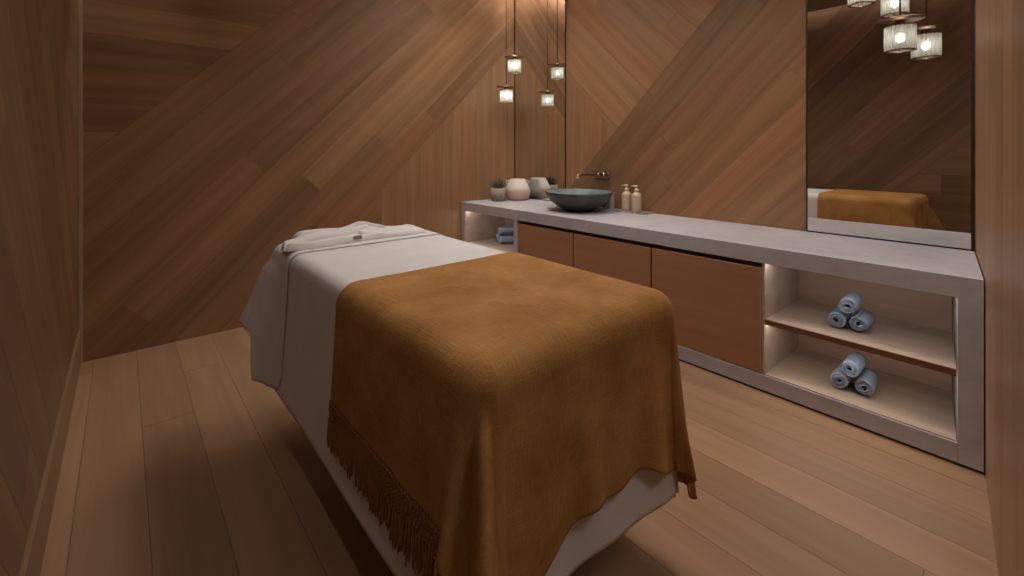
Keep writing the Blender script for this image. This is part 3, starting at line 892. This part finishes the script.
def vase(x, y):
    t = thing('ceramic_vase', 'squat rounded vase, cream above and beige pink below, beside the succulent', 'vase', (x, y, HC))
    m, nt, b = mat('two_tone_glaze'); tc = N(nt, 'ShaderNodeTexCoord'); sx = N(nt, 'ShaderNodeSeparateXYZ'); L(nt, tc.outputs['Object'], sx.inputs[0])
    v = math_node(nt, 'ADD', math_node(nt, 'MULTIPLY', sx.outputs[2], 5.0), math_node(nt, 'MULTIPLY', noise(nt, tc.outputs['Object'], 12, 3), .12))
    front = ramp(nt, v, [(.52, (.47, .34, .27)), (.66, (.64, .60, .55))])
    back = ramp(nt, v, [(.2, (.15, .16, .13)), (.5, (.42, .44, .40))])       # sage grey glaze towards the wall
    side = ramp(nt, math_node(nt, 'ADD', math_node(nt, 'MULTIPLY', sx.outputs[0], 4.0), .5), [(.62, (0, 0, 0)), (.85, (1, 1, 1))])
    L(nt, mixc(nt, side, front, back), b.inputs['Base Color']); b.inputs['Roughness'].default_value = .5
    prof = [(0, 0), (.085, 0), (.104, .008), (.120, .035), (.125, .070), (.120, .105), (.104, .145), (.086, .178), (.076, .196), (.072, .202), (.066, .200), (.066, .190), (.085, .150), (.09, .05), (0, .02)]
    bm = B(); lathe(bm, prof, 64, wob=lambda a, z: 1 + (.012 * cos(9 * a + z * 20) if z > .12 else 0)); bd = obj('vase_body', bm, m, t, True)
    for s_ in (-1, 1):      # two tiny pierced lugs on the shoulders
        bm = B(); c = Vector((s_ * .094 * .76, -s_ * .094 * .65, .172)); r_ = .016
        d_ = Vector((.76, -.65, 0)); pts = [c + d_ * r_ * cos(q * pi / 8) * 1.0 + Vector((0, 0, r_ * sin(q * pi / 8))) for q in range(17)]
        tube(bm, pts, .0055, 8, cap=False); obj('lug', bm, m, t, True)
    a = atan2(.7, .35); bm = B()
    bmesh.ops.create_uvsphere(bm, u_segments=12, v_segments=8, radius=1, matrix=Matrix.Translation((.0965 * cos(a), .0965 * sin(a), .155)) @ Matrix.Diagonal((.006, .006, .016, 1)))
    tag(obj('pierced_slot', bm, M['gap'], bd, True), 'dark upright slot near the rim')
vase(2.93, 3.325)

# ------------------------------------------------------------ pendant lamps
def pendant(x, y, zc, k, label, group, master=None):
    """zc: height of the middle of the glass shade, k: size factor"""
    t = thing('pendant_lamp', label, 'pendant lamp', (x, y, ZC), 0, group)
    R_ = .060 * k; H_ = .062 * k; z = zc - ZC
    bm = B(); tube(bm, [(0, 0, -.012), (0, 0, z + H_ + .05 * k)], .0040 * k, 8); obj('cord', bm, M['metal'], t, True)
    bm = B(); lathe(bm, [(0, 0), (.04, 0), (.04, -.010), (.036, -.013), (0, -.013)], 28); obj('ceiling_rose', bm, M['metal'], t, True)
    bm = B(); zt = z + H_ + .030 * k; lathe(bm, [(0, zt + .003 * k), (.094 * k, zt + .0012 * k), (.095 * k, zt), (.094 * k, zt - .0012 * k), (0, zt - .002 * k)], 48)
    obj('metal_disc', bm, M['brass'], t, True)
    bm = B(); lathe(bm, [(0, zt + .018 * k), (.012 * k, zt + .018 * k), (.020 * k, zt + .006 * k), (.020 * k, z + H_ * .8), (.016 * k, z + H_ * .62), (0, z + H_ * .62)], 24)
    obj('socket', bm, M['brass'], t, True)
    bm = B(); nr = 22
    for i in range(nr):
        a = 2 * pi * i / nr; r2 = R_ * .93
        cx_, cy_ = r2 * cos(a), r2 * sin(a)
        tube(bm, [(cx_, cy_, z - H_), (cx_, cy_, z + H_)], R_ * .125, 8)
    sh = obj('glass_shade', bm, M['rods'], t, True)
    for zz in (z - H_ + .002, z + H_ - .002):
        if zz < z: bm = B()
        else: obj('shade_ring', bm, M['brass'], t, True); bm = B()
        lathe(bm, [(R_ * 1.02, zz - .003 * k), (R_ * 1.06, zz), (R_ * 1.02, zz + .003 * k), (R_ * .82, zz + .003 * k), (R_ * .80, zz), (R_ * .82, zz - .003 * k), (R_ * 1.02, zz - .003 * k)], 40)
    for q in range(3):
        a = 2 * pi * q / 3; tube(bm, [(.018 * k * cos(a), .018 * k * sin(a), z + H_ * .9), (R_ * .85 * cos(a), R_ * .85 * sin(a), z + H_)], .002 * k, 6)
    obj('shade_ring', bm, M['brass'], t, True)
    bm = B(); bmesh.ops.create_uvsphere(bm, u_segments=20, v_segments=14, radius=.019 * k, matrix=Matrix.Translation((0, 0, z + .004 * k)) @ Matrix.Diagonal((1, 1, 1.25, 1)))
    obj('bulb', bm, M['bulb'], t, True)
g1 = 'small pendant lamps hanging in the far corner'
pendant(2.79, 3.33, 1.720, .98, 'lower of the two ribbed glass pendants in the far corner', g1)
pendant(2.78, 3.20, 1.985, .98, 'higher of the two ribbed glass pendants in the far corner', g1)
g2 = 'ribbed glass pendants seen in the large mirror'
pendant(2.00, .64, 1.985, 1.4, 'ribbed glass pendant reflected in the large mirror, lowest one to the left', g2)
pendant(1.46, .57, 2.0, 1.4, 'ribbed glass pendant reflected in the large mirror, lowest one farthest right', g2)
pendant(1.25, .79, 2.42, 1.45, 'ribbed glass pendant reflected in the large mirror behind a metal disc', g2)
pendant(1.71, .92, 2.44, 1.4, 'ribbed glass pendant cut by the top edge of the large mirror', g2)

# ------------------------------------------------------------ camera and look
cd = bpy.data.cameras.new('camera'); co = bpy.data.objects.new('camera', cd); COL.objects.link(co)
co.location = (0, 0, 1.2); co.rotation_euler = (radians(90), 0, -.710)
cd.sensor_width = 36; cd.lens = 453.8 / 1024 * 36; cd.shift_y = -(288 - 150.58) / 1024; cd.clip_start = .02
S.camera = co
w = bpy.data.worlds.new('world'); S.world = w; w.use_nodes = True
w.node_tree.nodes['Background'].inputs[0].default_value = (.02, .018, .016, 1)
S.view_settings.view_transform = 'Standard'; S.view_settings.look = 'None'
S.view_settings.exposure = .25; S.view_settings.gamma = 1; S.view_settings.use_curve_mapping = False
S.cycles.use_denoising = True
S.cycles.max_bounces = 8; S.cycles.diffuse_bounces = 5; S.cycles.transparent_max_bounces = 24
S.cycles.sample_clamp_indirect = 4
